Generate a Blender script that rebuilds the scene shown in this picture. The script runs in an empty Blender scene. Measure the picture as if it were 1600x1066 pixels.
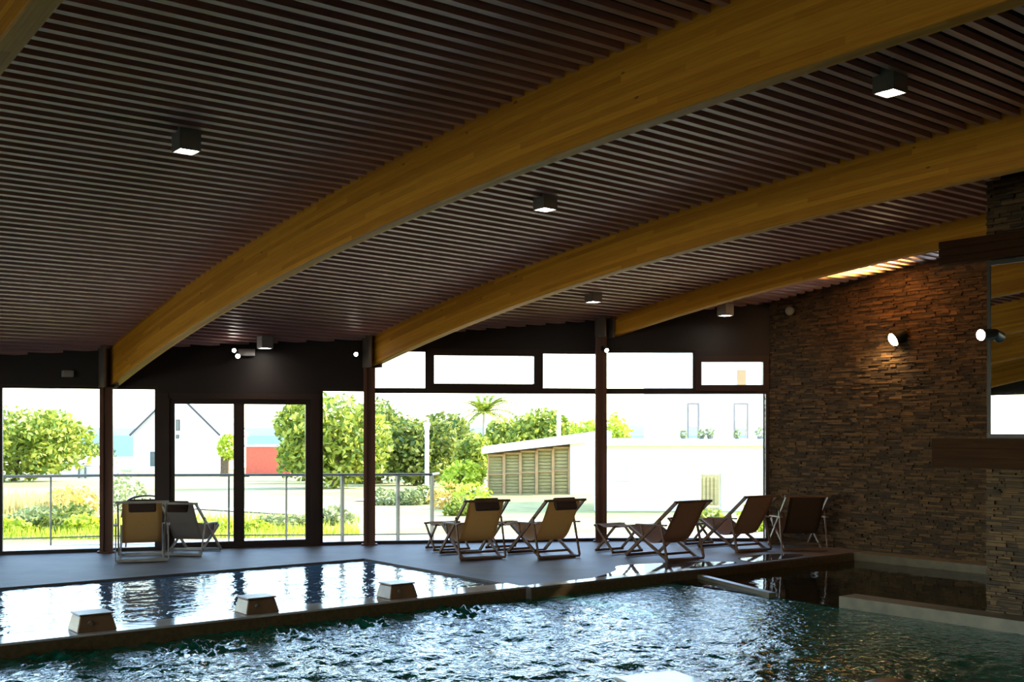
import bpy, bmesh, math, random
from mathutils import Vector, Matrix, noise
random.seed(7)
sc = bpy.context.scene
COL = sc.collection
# ---------------------------------------------------------------- camera facts
F, TH, HV, EYE = 1747.8, 0.65919, 673.1, 1.67
K = 1.57875
ZBP = [-0.252166, -1.023434, 0.386836, 1.243052]
ST, CT = math.sin(TH), math.cos(TH)
def zbot(y):
    t = y/10/K; r = 0
    for c in ZBP: r = r*t + c
    return EYE + K*r
def W(lat, dep, z=0): return Vector((dep*ST+lat*CT, dep*CT-lat*ST, z))     # lateral/forward metres -> world
def P(u, dep, z=0): return W((u-800)/F*dep, dep, z)
def gz(dep): return -0.08 if dep < 17.5 else -0.08-0.02*(dep-17.5)
# ---------------------------------------------------------------- materials
MATS = {}
def nt(name):
    m = bpy.data.materials.new(name); m.use_nodes = True
    n = m.node_tree; return m, n, n.nodes['Principled BSDF'], n.nodes, n.links
def ramp(ns, a, b, p0=0.0, p1=1.0):
    r = ns.new('ShaderNodeValToRGB'); r.color_ramp.elements[0].color = (*a, 1); r.color_ramp.elements[1].color = (*b, 1)
    r.color_ramp.elements[0].position = p0; r.color_ramp.elements[1].position = p1; return r
def mat(name, c, c2=None, rough=.6, metal=0, scale=6, stretch=(1,1,1), bump=0, bscale=None, spec=.5, detail=4):
    m, t, b, ns, lk = nt(name)
    b.inputs['Roughness'].default_value = rough; b.inputs['Metallic'].default_value = metal
    b.inputs['Specular IOR Level'].default_value = spec
    b.inputs['Base Color'].default_value = (*c, 1)
    tc = ns.new('ShaderNodeTexCoord'); mp = ns.new('ShaderNodeMapping'); mp.inputs['Scale'].default_value = stretch
    lk.new(tc.outputs['Object'], mp.inputs['Vector'])
    nz = ns.new('ShaderNodeTexNoise'); nz.inputs['Scale'].default_value = scale; nz.inputs['Detail'].default_value = detail
    lk.new(mp.outputs[0], nz.inputs['Vector'])
    if c2 is None: c2 = tuple(x*.8 for x in c)
    r = ramp(ns, c2, c, .3, .7); lk.new(nz.outputs['Fac'], r.inputs[0]); lk.new(r.outputs[0], b.inputs['Base Color'])
    if bump:
        n2 = ns.new('ShaderNodeTexNoise'); n2.inputs['Scale'].default_value = bscale or scale*3; lk.new(mp.outputs[0], n2.inputs['Vector'])
        bp = ns.new('ShaderNodeBump'); bp.inputs['Strength'].default_value = bump; bp.inputs['Distance'].default_value = .02
        lk.new(n2.outputs['Fac'], bp.inputs['Height']); lk.new(bp.outputs[0], b.inputs['Normal'])
    MATS[name] = m; return m
def emis(name, c, s):
    m, t, b, ns, lk = nt(name); b.inputs['Base Color'].default_value = (*c, 1)
    b.inputs['Emission Color'].default_value = (*c, 1); b.inputs['Emission Strength'].default_value = s; return m
def glass_mat():
    m = bpy.data.materials.new('window_glass'); m.use_nodes = True; ns = m.node_tree.nodes; lk = m.node_tree.links
    ns.remove(ns['Principled BSDF']); out = ns['Material Output']
    tr = ns.new('ShaderNodeBsdfTransparent'); tr.inputs[0].default_value = (.97,.98,.97,1)
    gl = ns.new('ShaderNodeBsdfGlossy'); gl.inputs['Roughness'].default_value = .02
    fr = ns.new('ShaderNodeFresnel'); fr.inputs[0].default_value = 1.25
    tc = ns.new('ShaderNodeTexCoord'); nz = ns.new('ShaderNodeTexNoise'); nz.inputs['Scale'].default_value = 1.5
    bp = ns.new('ShaderNodeBump'); bp.inputs['Strength'].default_value = .02; lk.new(tc.outputs['Object'], nz.inputs['Vector'])
    lk.new(nz.outputs['Fac'], bp.inputs['Height']); lk.new(bp.outputs[0], gl.inputs['Normal'])
    mx = ns.new('ShaderNodeMixShader'); lk.new(fr.outputs[0], mx.inputs[0]); lk.new(tr.outputs[0], mx.inputs[1]); lk.new(gl.outputs[0], mx.inputs[2])
    lk.new(mx.outputs[0], out.inputs[0]); return m
def beam_mat():
    m, t, b, ns, lk = nt('glulam_timber'); b.inputs['Roughness'].default_value = .6; b.inputs['Specular IOR Level'].default_value = .3
    uv = ns.new('ShaderNodeUVMap'); uv.uv_map = 'UVMap'
    sp = ns.new('ShaderNodeSeparateXYZ'); lk.new(uv.outputs[0], sp.inputs[0])
    def mth(op, a, bb):
        n = ns.new('ShaderNodeMath'); n.operation = op
        for i, v in enumerate((a, bb)):
            if isinstance(v, (int, float)): n.inputs[i].default_value = v
            elif v is not None: lk.new(v, n.inputs[i])
        return n.outputs[0]
    lam = mth('DIVIDE', sp.outputs[1], .045); fl = mth('FLOOR', lam, None); fr = mth('FRACT', lam, None)
    seg = mth('FLOOR', mth('ADD', mth('MULTIPLY', sp.outputs[0], .45), mth('MULTIPLY', fl, .37)), None)
    cb = ns.new('ShaderNodeCombineXYZ'); lk.new(fl, cb.inputs[0]); lk.new(seg, cb.inputs[1])
    wn = ns.new('ShaderNodeTexWhiteNoise'); lk.new(cb.outputs[0], wn.inputs['Vector'])
    mp = ns.new('ShaderNodeMapping'); mp.inputs['Scale'].default_value = (1.2, 26, 1); lk.new(uv.outputs[0], mp.inputs[0])
    nz = ns.new('ShaderNodeTexNoise'); nz.inputs['Scale'].default_value = 3; nz.inputs['Detail'].default_value = 6; lk.new(mp.outputs[0], nz.inputs['Vector'])
    mixv = mth('ADD', mth('MULTIPLY', wn.outputs['Value'], .45), mth('MULTIPLY', nz.outputs['Fac'], .6))
    r = ramp(ns, (.50,.185,.010), (.86,.40,.032), .2, .85); lk.new(mixv, r.inputs[0])
    line = mth('LESS_THAN', fr, .07)
    mp2 = ns.new('ShaderNodeMapping'); mp2.inputs['Scale'].default_value = (2.2, 5.5, 1); lk.new(uv.outputs[0], mp2.inputs[0])
    vo = ns.new('ShaderNodeTexVoronoi'); vo.inputs['Scale'].default_value = 1.0; lk.new(mp2.outputs[0], vo.inputs['Vector'])
    kn = mth('LESS_THAN', vo.outputs['Distance'], .055)
    m1 = ns.new('ShaderNodeMixRGB'); m1.blend_type = 'MULTIPLY'; lk.new(mth('MULTIPLY', line, .22), m1.inputs[0]); lk.new(r.outputs[0], m1.inputs[1]); m1.inputs[2].default_value = (.35,.25,.15,1)
    m2 = ns.new('ShaderNodeMixRGB'); lk.new(mth('MULTIPLY', kn, .75), m2.inputs[0]); lk.new(m1.outputs[0], m2.inputs[1]); m2.inputs[2].default_value = (.13,.05,.01,1)
    lk.new(m2.outputs[0], b.inputs['Base Color']); return m
def stone_mat():
    m, t, b, ns, lk = nt('stacked_stone'); b.inputs['Roughness'].default_value = .75
    g = ns.new('ShaderNodeNewGeometry'); r = ramp(ns, (.020,.009,.003), (.20,.108,.038))
    e = r.color_ramp.elements.new(.5); e.color = (.078,.041,.013,1)
    tc = ns.new('ShaderNodeTexCoord'); nz = ns.new('ShaderNodeTexNoise'); nz.inputs['Scale'].default_value = 14; lk.new(tc.outputs['Object'], nz.inputs['Vector'])
    ad = ns.new('ShaderNodeMath'); ad.operation = 'MULTIPLY_ADD'; ad.inputs[1].default_value = .45; lk.new(nz.outputs['Fac'], ad.inputs[0])
    ml = ns.new('ShaderNodeMath'); ml.operation = 'MULTIPLY'; ml.inputs[1].default_value = .75; lk.new(g.outputs['Random Per Island'], ml.inputs[0]); lk.new(ml.outputs[0], ad.inputs[2])
    sb = ns.new('ShaderNodeMath'); sb.operation = 'SUBTRACT'; sb.inputs[1].default_value = .1; lk.new(ad.outputs[0], sb.inputs[0])
    lk.new(sb.outputs[0], r.inputs[0]); lk.new(r.outputs[0], b.inputs['Base Color'])
    bp = ns.new('ShaderNodeBump'); bp.inputs['Strength'].default_value = .5; bp.inputs['Distance'].default_value = .01; lk.new(nz.outputs['Fac'], bp.inputs['Height']); lk.new(bp.outputs[0], b.inputs['Normal'])
    return m
def water_mat(name, c, bumps, rough=.02, strength=.4, stretch=(1,1,1)):
    m, t, b, ns, lk = nt(name); b.inputs['Base Color'].default_value = (*c, 1); b.inputs['Roughness'].default_value = rough
    b.inputs['IOR'].default_value = 1.34; b.inputs['Specular IOR Level'].default_value = .5
    tc = ns.new('ShaderNodeTexCoord'); mp = ns.new('ShaderNodeMapping'); mp.inputs['Scale'].default_value = stretch; lk.new(tc.outputs['Object'], mp.inputs[0])
    nz = ns.new('ShaderNodeTexNoise'); nz.inputs['Scale'].default_value = bumps; nz.inputs['Detail'].default_value = 3; nz.inputs['Distortion'].default_value = .6
    lk.new(mp.outputs[0], nz.inputs['Vector'])
    bp = ns.new('ShaderNodeBump'); bp.inputs['Strength'].default_value = strength; bp.inputs['Distance'].default_value = .02
    lk.new(nz.outputs['Fac'], bp.inputs['Height']); lk.new(bp.outputs[0], b.inputs['Normal']); return m
def leaf_mat(name, a, b2, scale=1.5, transl=.35):
    m, t, b, ns, lk = nt(name); b.inputs['Roughness'].default_value = .6
    g = ns.new('ShaderNodeNewGeometry'); r = ramp(ns, a, b2, .1, .9); lk.new(g.outputs['Random Per Island'], r.inputs[0]); lk.new(r.outputs[0], b.inputs['Base Color'])
    tl = ns.new('ShaderNodeBsdfTranslucent'); lk.new(r.outputs[0], tl.inputs[0])
    mx = ns.new('ShaderNodeMixShader'); mx.inputs[0].default_value = transl; lk.new(b.outputs[0], mx.inputs[1]); lk.new(tl.outputs[0], mx.inputs[2])
    lk.new(mx.outputs[0], ns['Material Output'].inputs[0]); return m
def cloth_mat(name, c, c2):
    m = mat(name, c, c2, rough=.9, scale=60, stretch=(1,1,1)); ns = m.node_tree.nodes; lk = m.node_tree.links
    b = ns['Principled BSDF']; tl = ns.new('ShaderNodeBsdfTranslucent'); tl.inputs[0].default_value = (*c, 1)
    mx = ns.new('ShaderNodeMixShader'); mx.inputs[0].default_value = .5; lk.new(b.outputs[0], mx.inputs[1]); lk.new(tl.outputs[0], mx.inputs[2])
    lk.new(mx.outputs[0], ns['Material Output'].inputs[0]); return m
M = dict(
 beam=beam_mat(), stone=stone_mat(), glass=glass_mat(),
 slat=mat('slat_wood', (.70,.40,.36), (.50,.27,.245), rough=.45, scale=2, stretch=(.6,12,12)),
 felt=mat('dark_felt', (.012,.006,.006), rough=.95),
 header=mat('dark_panel', (.020,.011,.009), (.015,.008,.007), rough=.55, scale=2),
 frame=mat('dark_aluminium', (.040,.020,.015), (.030,.015,.012), rough=.4, scale=3),
 column=mat('red_brown_steel', (.16,.060,.034), (.11,.040,.024), rough=.35, scale=2, stretch=(8,8,.5)),
 plate=mat('grey_steel', (.30,.25,.22), rough=.4, metal=.6),
 deck=mat('deck_stone', (.155,.118,.098), (.105,.080,.066), spec=.25, rough=.55, scale=2.2, bump=.12, bscale=5, stretch=(1,1,1)),
 coping=mat('pale_coping', (.60,.56,.50), (.44,.40,.35), rough=.10, scale=4, bump=.05),
 wetstone=mat('wet_stone_edge', (.20,.155,.09), (.13,.10,.06), rough=.35, scale=6),
 puddle=water_mat('puddle_film', (.07,.06,.06), 3, .04, .05),
 tile=mat('brown_mosaic', (.15,.085,.035), (.08,.045,.02), rough=.3, scale=25),
 pooltile=mat('pool_tile', (.10,.22,.22), rough=.4),
 block=mat('brown_block', (.22,.115,.055), (.15,.075,.035), rough=.35, scale=9),
 water=water_mat('pool_water_teal', (.006,.105,.062), 13, .03, 1.0),
 wcalm=water_mat('shallow_water', (.07,.15,.22), 6, .04, .5),
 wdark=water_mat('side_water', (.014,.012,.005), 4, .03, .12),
 wood=mat('chair_wood', (.20,.095,.045), (.12,.055,.028), rough=.5, scale=8, stretch=(1,1,6)),
 paintw=mat('pale_wood', (.42,.36,.30), rough=.5),
 canvas=cloth_mat('tan_canvas', (.55,.35,.15), (.48,.29,.12)),
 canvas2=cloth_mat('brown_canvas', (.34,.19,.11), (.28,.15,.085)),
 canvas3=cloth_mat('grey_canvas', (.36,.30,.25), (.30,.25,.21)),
 canvas4=cloth_mat('shaded_canvas', (.13,.065,.035), (.09,.045,.025)),  # darker canvas copy, the wall-side chair's shade is put into its colour
 cushion=mat('dark_cushion', (.055,.025,.018), rough=.9, scale=30, bump=.2),
 darkwood=mat('dark_board', (.060,.024,.009), (.038,.015,.006), rough=.85, spec=.2, scale=3, stretch=(12,.8,14)),
 mirror=mat('mirror_glass', (.80,.78,.76), (.80,.78,.76), rough=.01, metal=1),
 housing=mat('lamp_housing', (.42,.41,.39), rough=.5),
 black=mat('black_plastic', (.02,.02,.02), rough=.4),
 led=emis('led_diffuser', (1,.93,.82), 22), warm=emis('warm_lamp', (1,.74,.40), 30),
 render_w=mat('white_render', (.86,.85,.82), (.80,.79,.76), rough=.8, scale=3),
 roofw=mat('white_roof', (.82,.83,.85), rough=.6),
 slate=mat('dark_roof', (.06,.06,.07), rough=.6), red=mat('red_cladding', (.62,.11,.055), (.52,.09,.045), rough=.6),
 paving=mat('pale_paving', (.68,.65,.62), (.58,.55,.52), rough=.7, scale=3),
 path=mat('pale_path', (.74,.73,.70), rough=.8, scale=1),
 rail=mat('grey_rail', (.16,.17,.15), rough=.4, metal=.5),
 bark=mat('bark', (.16,.11,.06), (.08,.05,.03), rough=.9, scale=10, bump=.3),
 leafy=leaf_mat('leaf_yellow_green', (.10,.17,.015), (.50,.52,.07)),
 leafd=leaf_mat('leaf_dark', (.05,.10,.015), (.36,.38,.06)),
 leafb=leaf_mat('leaf_bright', (.30,.42,.02), (.70,.72,.08)),
 leafo=leaf_mat('leaf_orange', (.45,.30,.06), (.75,.55,.12)),
 leafg=leaf_mat('leaf_grey_green', (.16,.20,.08), (.42,.46,.18)),
 blade=leaf_mat('grass_blade', (.42,.34,.12), (.75,.65,.28)),
 timber=mat('warm_timber', (.45,.27,.12), (.34,.20,.09), rough=.6, scale=4),
 dglass=mat('dark_pane', (.10,.12,.12), rough=.08), curtain=mat('amber_blind', (.62,.48,.22), (.45,.36,.16), rough=.8, scale=5, stretch=(1,1,5)),
 sea=mat('sea_water', (.08,.16,.18), rough=.6, spec=.1), hill=mat('far_hill', (.17,.22,.23), (.14,.19,.20), rough=.9, scale=.01),  # hill: distance haze is put into the pale blue-grey base colour
 dome=mat('wet_brown_stone', (.17,.07,.015), (.12,.05,.01), spec=.3, rough=.4, scale=6),
)
def grass_mat():
    m, t, b, ns, lk = nt('lawn'); b.inputs['Roughness'].default_value = .9
    tc = ns.new('ShaderNodeTexCoord'); n1 = ns.new('ShaderNodeTexNoise'); n1.inputs['Scale'].default_value = .12; n1.inputs['Detail'].default_value = 2
    n2 = ns.new('ShaderNodeTexNoise'); n2.inputs['Scale'].default_value = 2.5; n2.inputs['Detail'].default_value = 6
    lk.new(tc.outputs['Object'], n1.inputs['Vector']); lk.new(tc.outputs['Object'], n2.inputs['Vector'])
    r1 = ramp(ns, (.30,.29,.085), (.44,.38,.17), .4, .6); lk.new(n1.outputs['Fac'], r1.inputs[0])
    r2 = ramp(ns, (.62,.66,.5), (1,1,1), .35, .62); lk.new(n2.outputs['Fac'], r2.inputs[0])
    mx = ns.new('ShaderNodeMixRGB'); mx.blend_type = 'MULTIPLY'; mx.inputs[0].default_value = .8; lk.new(r1.outputs[0], mx.inputs[1]); lk.new(r2.outputs[0], mx.inputs[2])
    lk.new(mx.outputs[0], b.inputs['Base Color']); return m
M['lawn'] = grass_mat()
# ---------------------------------------------------------------- mesh builder
class MB:
    def __init__(s): s.v = []; s.f = []; s.smooth = False
    def quadmesh(s, vs, fs):
        o = len(s.v); s.v += [Vector(v) for v in vs]; s.f += [tuple(i+o for i in f) for f in fs]; return s
    def box(s, a, b, mtx=None, bev=0):
        x0,y0,z0 = a; x1,y1,z1 = b
        vs = [(x0,y0,z0),(x1,y0,z0),(x1,y1,z0),(x0,y1,z0),(x0,y0,z1),(x1,y0,z1),(x1,y1,z1),(x0,y1,z1)]
        if mtx: vs = [mtx @ Vector(v) for v in vs]
        return s.quadmesh(vs, [(0,3,2,1),(4,5,6,7),(0,1,5,4),(1,2,6,5),(2,3,7,6),(3,0,4,7)])
    def bar(s, p, q, w, h=None, up=(0,0,1)):     # rectangular bar from p to q
        p = Vector(p); q = Vector(q); h = h or w; d = (q-p).normalized(); up = Vector(up)
        if abs(d.dot(up)) > .98: up = Vector((1,0,0)) if abs(d.x) < .9 else Vector((0,1,0))
        r = d.cross(up).normalized()*w/2; t = r.cross(d).normalized()*h/2
        vs = [p-r-t, p+r-t, p+r+t, p-r+t, q-r-t, q+r-t, q+r+t, q-r+t]
        return s.quadmesh(vs, [(0,1,2,3),(4,7,6,5),(0,4,5,1),(1,5,6,2),(2,6,7,3),(3,7,4,0)])
    def tube(s, pts, r, n=8, cap=True):
        pts = [Vector(p) for p in pts]; rs = r if isinstance(r, (list,tuple)) else [r]*len(pts)
        vs = []; fs = []
        for i, p in enumerate(pts):
            d = (pts[min(i+1,len(pts)-1)]-pts[max(i-1,0)]).normalized()
            u = Vector((0,0,1)) if abs(d.z) < .9 else Vector((1,0,0))
            a = d.cross(u).normalized(); b = a.cross(d).normalized()
            for k in range(n):
                t = 2*math.pi*k/n; vs.append(p+(a*math.cos(t)+b*math.sin(t))*rs[i])
        for i in range(len(pts)-1):
            for k in range(n): fs.append((i*n+k, i*n+(k+1)%n, (i+1)*n+(k+1)%n, (i+1)*n+k))
        if cap: fs.append(tuple(range(n-1,-1,-1))); fs.append(tuple((len(pts)-1)*n+k for k in range(n)))
        return s.quadmesh(vs, fs)
    def ball(s, c, r, n=10, m=7):
        c = Vector(c); r = r if isinstance(r, (tuple,list)) else (r,r,r); vs = []; fs = []
        for j in range(m+1):
            a = math.pi*j/m
            for k in range(n):
                t = 2*math.pi*k/n; vs.append(c+Vector((r[0]*math.sin(a)*math.cos(t), r[1]*math.sin(a)*math.sin(t), r[2]*math.cos(a))))
        for j in range(m):
            for k in range(n): fs.append((j*n+k, (j+1)*n+k, (j+1)*n+(k+1)%n, j*n+(k+1)%n))
        return s.quadmesh(vs, fs)
    def prism(s, poly, z0, z1):
        n = len(poly); vs = [(x,y,z0) for x,y in poly]+[(x,y,z1) for x,y in poly]
        fs = [tuple(range(n-1,-1,-1)), tuple(range(n,2*n))]+[(i,(i+1)%n,n+(i+1)%n,n+i) for i in range(n)]
        return s.quadmesh(vs, fs)
    def build(s, name, m, parent=None, smooth=False, bevel=0, loc=None):
        me = bpy.data.meshes.new(name)
        vs = s.v
        if loc is not None: vs = [v-Vector(loc) for v in vs]
        me.from_pydata([tuple(v) for v in vs], [], s.f); me.update()
        me.materials.append(m if not isinstance(m, str) else M[m])
        if smooth: me.polygons.foreach_set('use_smooth', [True]*len(me.polygons))
        o = bpy.data.objects.new(name, me); COL.objects.link(o)
        if loc is not None: o.location = loc
        if parent: o.parent = parent
        if bevel:
            b = o.modifiers.new('b', 'BEVEL'); b.width = bevel; b.segments = 2; b.limit_method = 'ANGLE'
        return o
def thing(name, label, cat, loc=(0,0,0), rz=0, group=None, kind=None):
    o = bpy.data.objects.new(name, None); COL.objects.link(o); o.location = loc; o.rotation_euler = (0,0,rz); o.empty_display_size = .1
    return tag(o, label, cat, group, kind)
def tag(o, label=None, cat=None, group=None, kind=None):
    if label: o['label'] = label
    if cat: o['category'] = cat
    if group: o['group'] = group
    if kind: o['kind'] = kind
    return o
def struct(o, label=None):
    o['kind'] = 'structure'
    if label: o['label'] = label
    return o
def dup(root, loc, rz, label, group=None):
    r = root.copy(); COL.objects.link(r); r.location = loc; r.rotation_euler = (0,0,rz); r['label'] = label
    if group: r['group'] = group
    for ch in list(root.children):
        c = ch.copy(); COL.objects.link(c); c.parent = r
        for g in list(ch.children):
            d = g.copy(); COL.objects.link(d); d.parent = c
    return r
# ---------------------------------------------------------------- plan of the glazed wall
GW = [(-8.5,16.6),(0,16.5),(3.77,16.15),(5.06,15.69),(8.444,14.336),(11.46,12.60),(13.44,11.0)]
def glass_x(y):          # largest x inside the glazing at this y
    for a, b in zip(GW, GW[1:]):
        if b[1] <= y <= a[1] and a[1] != b[1]: return a[0]+(y-a[1])/(b[1]-a[1])*(b[0]-a[0])
    return 13.4 if y < 11.0 else -8.5
def glass_y(x):
    for a, b in zip(GW, GW[1:]):
        if a[0] <= x <= b[0]: return a[1]+(x-a[0])/(b[0]-a[0])*(b[1]-a[1])
def coff(x):
    if x <= 5.05: return .516
    if x <= 8.39: return .516-(x-5.05)/3.34*.08
    return .436
ceil_z = lambda x, y: zbot(y)+coff(x)
XB = [-5.25,-1.90,1.39,5.052,8.39,11.51]; BW = .13
SB = [0,0,0,0,.03,.17]
YN = -5.0
# ---------------------------------------------------------------- ceiling
mb = MB(); EDG = [-8.5]+[x for X in XB for x in (X, X+BW)]+[13.4]
bays = [(EDG[i], EDG[i+1]) for i in range(0, len(EDG), 2)]
y = YN
while y < 16.55:
    for a, b in bays:
        b2 = min(b, glass_x(y)-.04)
        if b2-a < .05: continue
        sl = (zbot(y+.01)-zbot(y-.01))/.02; w = .027
        vs = []
        for x in (a, b2):
            z = ceil_z(x, y)
            vs += [(x,y-w,z-sl*w),(x,y+w,z+sl*w),(x,y+w,z+sl*w+.045),(x,y-w,z-sl*w+.045)]
        mb.quadmesh(vs, [(0,1,5,4),(1,2,6,5),(2,3,7,6),(3,0,4,7),(3,2,1,0),(4,5,6,7)])
    y += .15
struct(mb.build('ceiling', 'slat'), 'curved ceiling of brown timber slats with dark gaps')
mb = MB(); vs = []; fs = []; ins = 45; xs = sorted(set([-8.6,13.6,5.05,8.39]+[g_[0] for g_ in GW]+[-8.6+k*1.0 for k in range(22)]))
for dz in (0,.25):
    for x in xs:
        ye = glass_y(min(max(x,-8.5),13.43))+.06
        for k in range(ins): yy = YN+(ye-YN)*k/(ins-1); vs.append((x,yy,ceil_z(x,yy)+.13+dz))
n = len(xs)*ins
for i in range(len(xs)-1):
    for j in range(ins-1):
        q = i*ins+j; fs += [(q,q+1,q+ins+1,q+ins), (n+q,n+q+ins,n+q+ins+1,n+q+1)]
    q = i*ins; fs += [(q,q+ins,n+q+ins,n+q), (q+ins-1,n+q+ins-1,n+q+2*ins-1,q+2*ins-1)]
for j in range(ins-1):
    for q in (j, n-ins+j): fs.append((q,n+q,n+q+1,q+1))
struct(mb.quadmesh(vs, fs).build('roof', 'felt'), 'dark roof deck above the timber slats')
# ---------------------------------------------------------------- beams
def make_beam(i, label):
    X = XB[i]; y1 = min(glass_y(X+BW/2)-.08, 16.4); y0 = 5.45 if i == 5 else YN
    N = 80; me = MB(); uvs = []
    prof = []
    for k in range(N+1):
        yy = y0+(y1-y0)*k/N; prof.append((yy, zbot(yy)+SB[i], ceil_z(X, yy)+.06))
    vs = []
    for yy, a, b in prof: vs += [(X,yy,a),(X+BW,yy,a),(X+BW,yy,b),(X,yy,b)]; uvs += [(yy,0),(yy,-BW),(yy,b-a),(yy,b-a)]
    fs = []
    for k in range(N):
        q = 4*k; fs += [(q,q+4,q+5,q+1),(q+1,q+5,q+6,q+2),(q+2,q+6,q+7,q+3),(q+3,q+7,q+4,q)]
    fs += [(0,1,2,3),(4*N+3,4*N+2,4*N+1,4*N)]
    me.quadmesh(vs, fs); o = me.build('roof_beam', 'beam')
    uv = o.data.uv_layers.new(name='UVMap')
    for l in o.data.loops: uv.data[l.index].uv = uvs[l.vertex_index]
    bv = o.modifiers.new('b', 'BEVEL'); bv.width = .012; bv.segments = 2; bv.limit_method = 'ANGLE'
    return tag(o, label, 'beam', 'curved glulam roof beams')
BL = ['curved honey glulam beam far to the left outside the view, nearest the left wall','curved honey glulam beam left of the camera, second from the left wall',
 'curved glulam beam cut off by the top left corner of the photo','largest curved glulam beam sweeping from the left brown column across the picture',
 'curved glulam beam resting on the column right of the double doors','shortest and farthest curved glulam beam, running into the dark stone pier']
for i in range(6): make_beam(i, BL[i])
# ---------------------------------------------------------------- columns
def column(i, label):
    X = XB[i]+BW/2; yg = glass_y(X)
    j = max(k for k in range(len(GW)-1) if GW[k][0] <= X); a, b = GW[j], GW[j+1]
    ang = math.atan2(b[1]-a[1], b[0]-a[0])
    px, py = (GW[i][0], GW[i][1]) if i > 2 else (X, yg)
    zt = zbot(yg-.1)+SB[i]-.01
    t = thing('column', label, 'column', (px+.12*math.sin(ang),py-.12*math.cos(ang),0), ang, 'red brown columns along the glazing')
    w = .085
    c = MB(); c.box((-w,-w,.02),(-w+.05,w,zt)); c.box((w-.05,-w,.02),(w,w,zt)); c.box((-w+.05,-w+.03,.02),(w-.05,w-.03,zt)); c.build('shaft', 'column', t)
    b_ = MB(); b_.box((-w-.03,-w-.03,0),(w+.03,w+.03,.02)); b_.build('base_plate', 'column', t)
    p = MB(); R = Matrix.Rotation(-ang, 4, 'Z')
    top = ceil_z(X, yg-.3)-zt
    p.box((-.10,-.20,zt-.01),(-.072,.02,zt+top+.02), R); p.box((.072,-.20,zt-.01),(.10,.02,zt+top+.02), R); p.box((-.10,.01,zt-.01),(.10,.03,zt+top+.02), R)
    p.build('beam_shoe', 'plate', t)
CLB = ['red brown steel column far left out of view','red brown steel column left out of view','red brown steel column left of the tree window out of view',
 'red brown column at the left carrying the largest beam','red brown column between the double door bay and the wide window','red brown column lit by glare between the two wide right windows']
for i in range(6): column(i, CLB[i])
# ---------------------------------------------------------------- glazed wall
def seg(j):
    a = Vector((*GW[j],0)); b = Vector((*GW[j+1],0)); L = (b-a).length
    m = Matrix.Translation(a) @ Matrix.Rotation(math.atan2(b.y-a.y,b.x-a.x), 4, 'Z'); return m, L
def rectframe(m, s0, s1, z0, z1, fw, dep=.05, c=0):
    f = MB()
    f.box((s0,-dep+c,z0),(s1,dep+c,z0+fw), m); f.box((s0,-dep+c,z1-fw),(s1,dep+c,z1), m)
    f.box((s0,-dep+c,z0+fw),(s0+fw,dep+c,z1-fw), m); f.box((s1-fw,-dep+c,z0+fw),(s1,dep+c,z1-fw), m); return f
def pane(m, s0, s1, z0, z1, parent): 
    g = MB(); g.box((s0,-.006,z0),(s1,.006,z1), m); return g.build('pane', 'glass', parent)
WN = [0]
def window(j, s0, s1, z0, z1, fw=.045, label=None, dep=.05):
    m, L = seg(j); WN[0] += 1
    o = rectframe(m, s0, s1, z0, z1, fw, dep).build('window_%d' % WN[0], 'frame'); struct(o, label)
    pane(m, s0+fw, s1-fw, z0+fw, z1-fw, o); return o
hb = MB()
def header(j, s0, s1, z0, th=.06):
    m, L = seg(j); n = 8; vs = []; fs = []
    for k in range(n+1):
        s = s0+(s1-s0)*k/n; p = m @ Vector((s,0,0)); zt = ceil_z(p.x, p.y)+.12
        vs += [m @ Vector((s,-th,z0)), m @ Vector((s,th,z0)), m @ Vector((s,th,zt)), m @ Vector((s,-th,zt))]
    for k in range(n):
        q = 4*k; fs += [(q,q+4,q+5,q+1),(q+1,q+5,q+6,q+2),(q+2,q+6,q+7,q+3),(q+3,q+7,q+4,q)]
    fs += [(0,1,2,3),(4*n+3,4*n+2,4*n+1,4*n)]; hb.quadmesh(vs, fs)
T0 = 2.29
m0, L0 = seg(0); m1, L1 = seg(1); m2, L2 = seg(2); m3, L3 = seg(3); m4, L4 = seg(4); m5, L5 = seg(5)
for k in range(3): window(0, .05+k*L0/3, (k+1)*L0/3, .0, T0, label='tall fixed window off to the left of the view')
window(1, 0, L1, 0, T0, label='tall fixed window left of the view')
window(2, 0, L2, 0, T0, label='fixed window showing the broad tree at the left edge')
for j in (0,1,2): header(j, 0, seg(j)[1], T0)
# door bay
window(3, 0, .185*L3, 0, T0, label='narrow fixed pane left of the double doors')
window(3, .80*L3, L3, 0, T0, label='narrow fixed pane right of the double doors')
header(3, 0, .185*L3, T0); header(3, .80*L3, L3, T0); header(3, .185*L3, .80*L3, 2.20)
s0, s1 = .185*L3, .80*L3; fw = .13
d = MB(); d.box((s0,-.08,0),(s0+fw+.02,.08,2.20), m3); d.box((s1-fw,-.08,0),(s1,.08,2.20), m3); d.box((s0+fw,-.08,2.12),(s1-fw,.08,2.20), m3); d.box((s0+fw,-.08,0),(s1-fw,.08,.02), m3)
door = struct(d.build('door_1', 'frame'), 'dark framed glazed double doors')
mid = .487*L3
for q, (a, b) in enumerate(((s0+fw+.018, mid), (mid, s1-fw+.002))):
    lf = rectframe(m3, a, b, .018, 2.122, .075, .035).build('door_leaf', 'frame', door)
    pane(m3, a+.075, b-.075, .093, 2.047, lf)
    if q == 1:
        h = MB(); R = m3; p0 = R @ Vector((a+.035,-.03,1.0)); 
        h.tube([R @ Vector((a+.03,-.03,1.02)), R @ Vector((a+.03,-.075,1.02)), R @ Vector((a+.14,-.08,1.02))], .011, 8)
        h.box((a+.01,-.036,.93),(a+.05,-.028,1.1), R); h.build('door_handle', 'black', lf)
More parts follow.
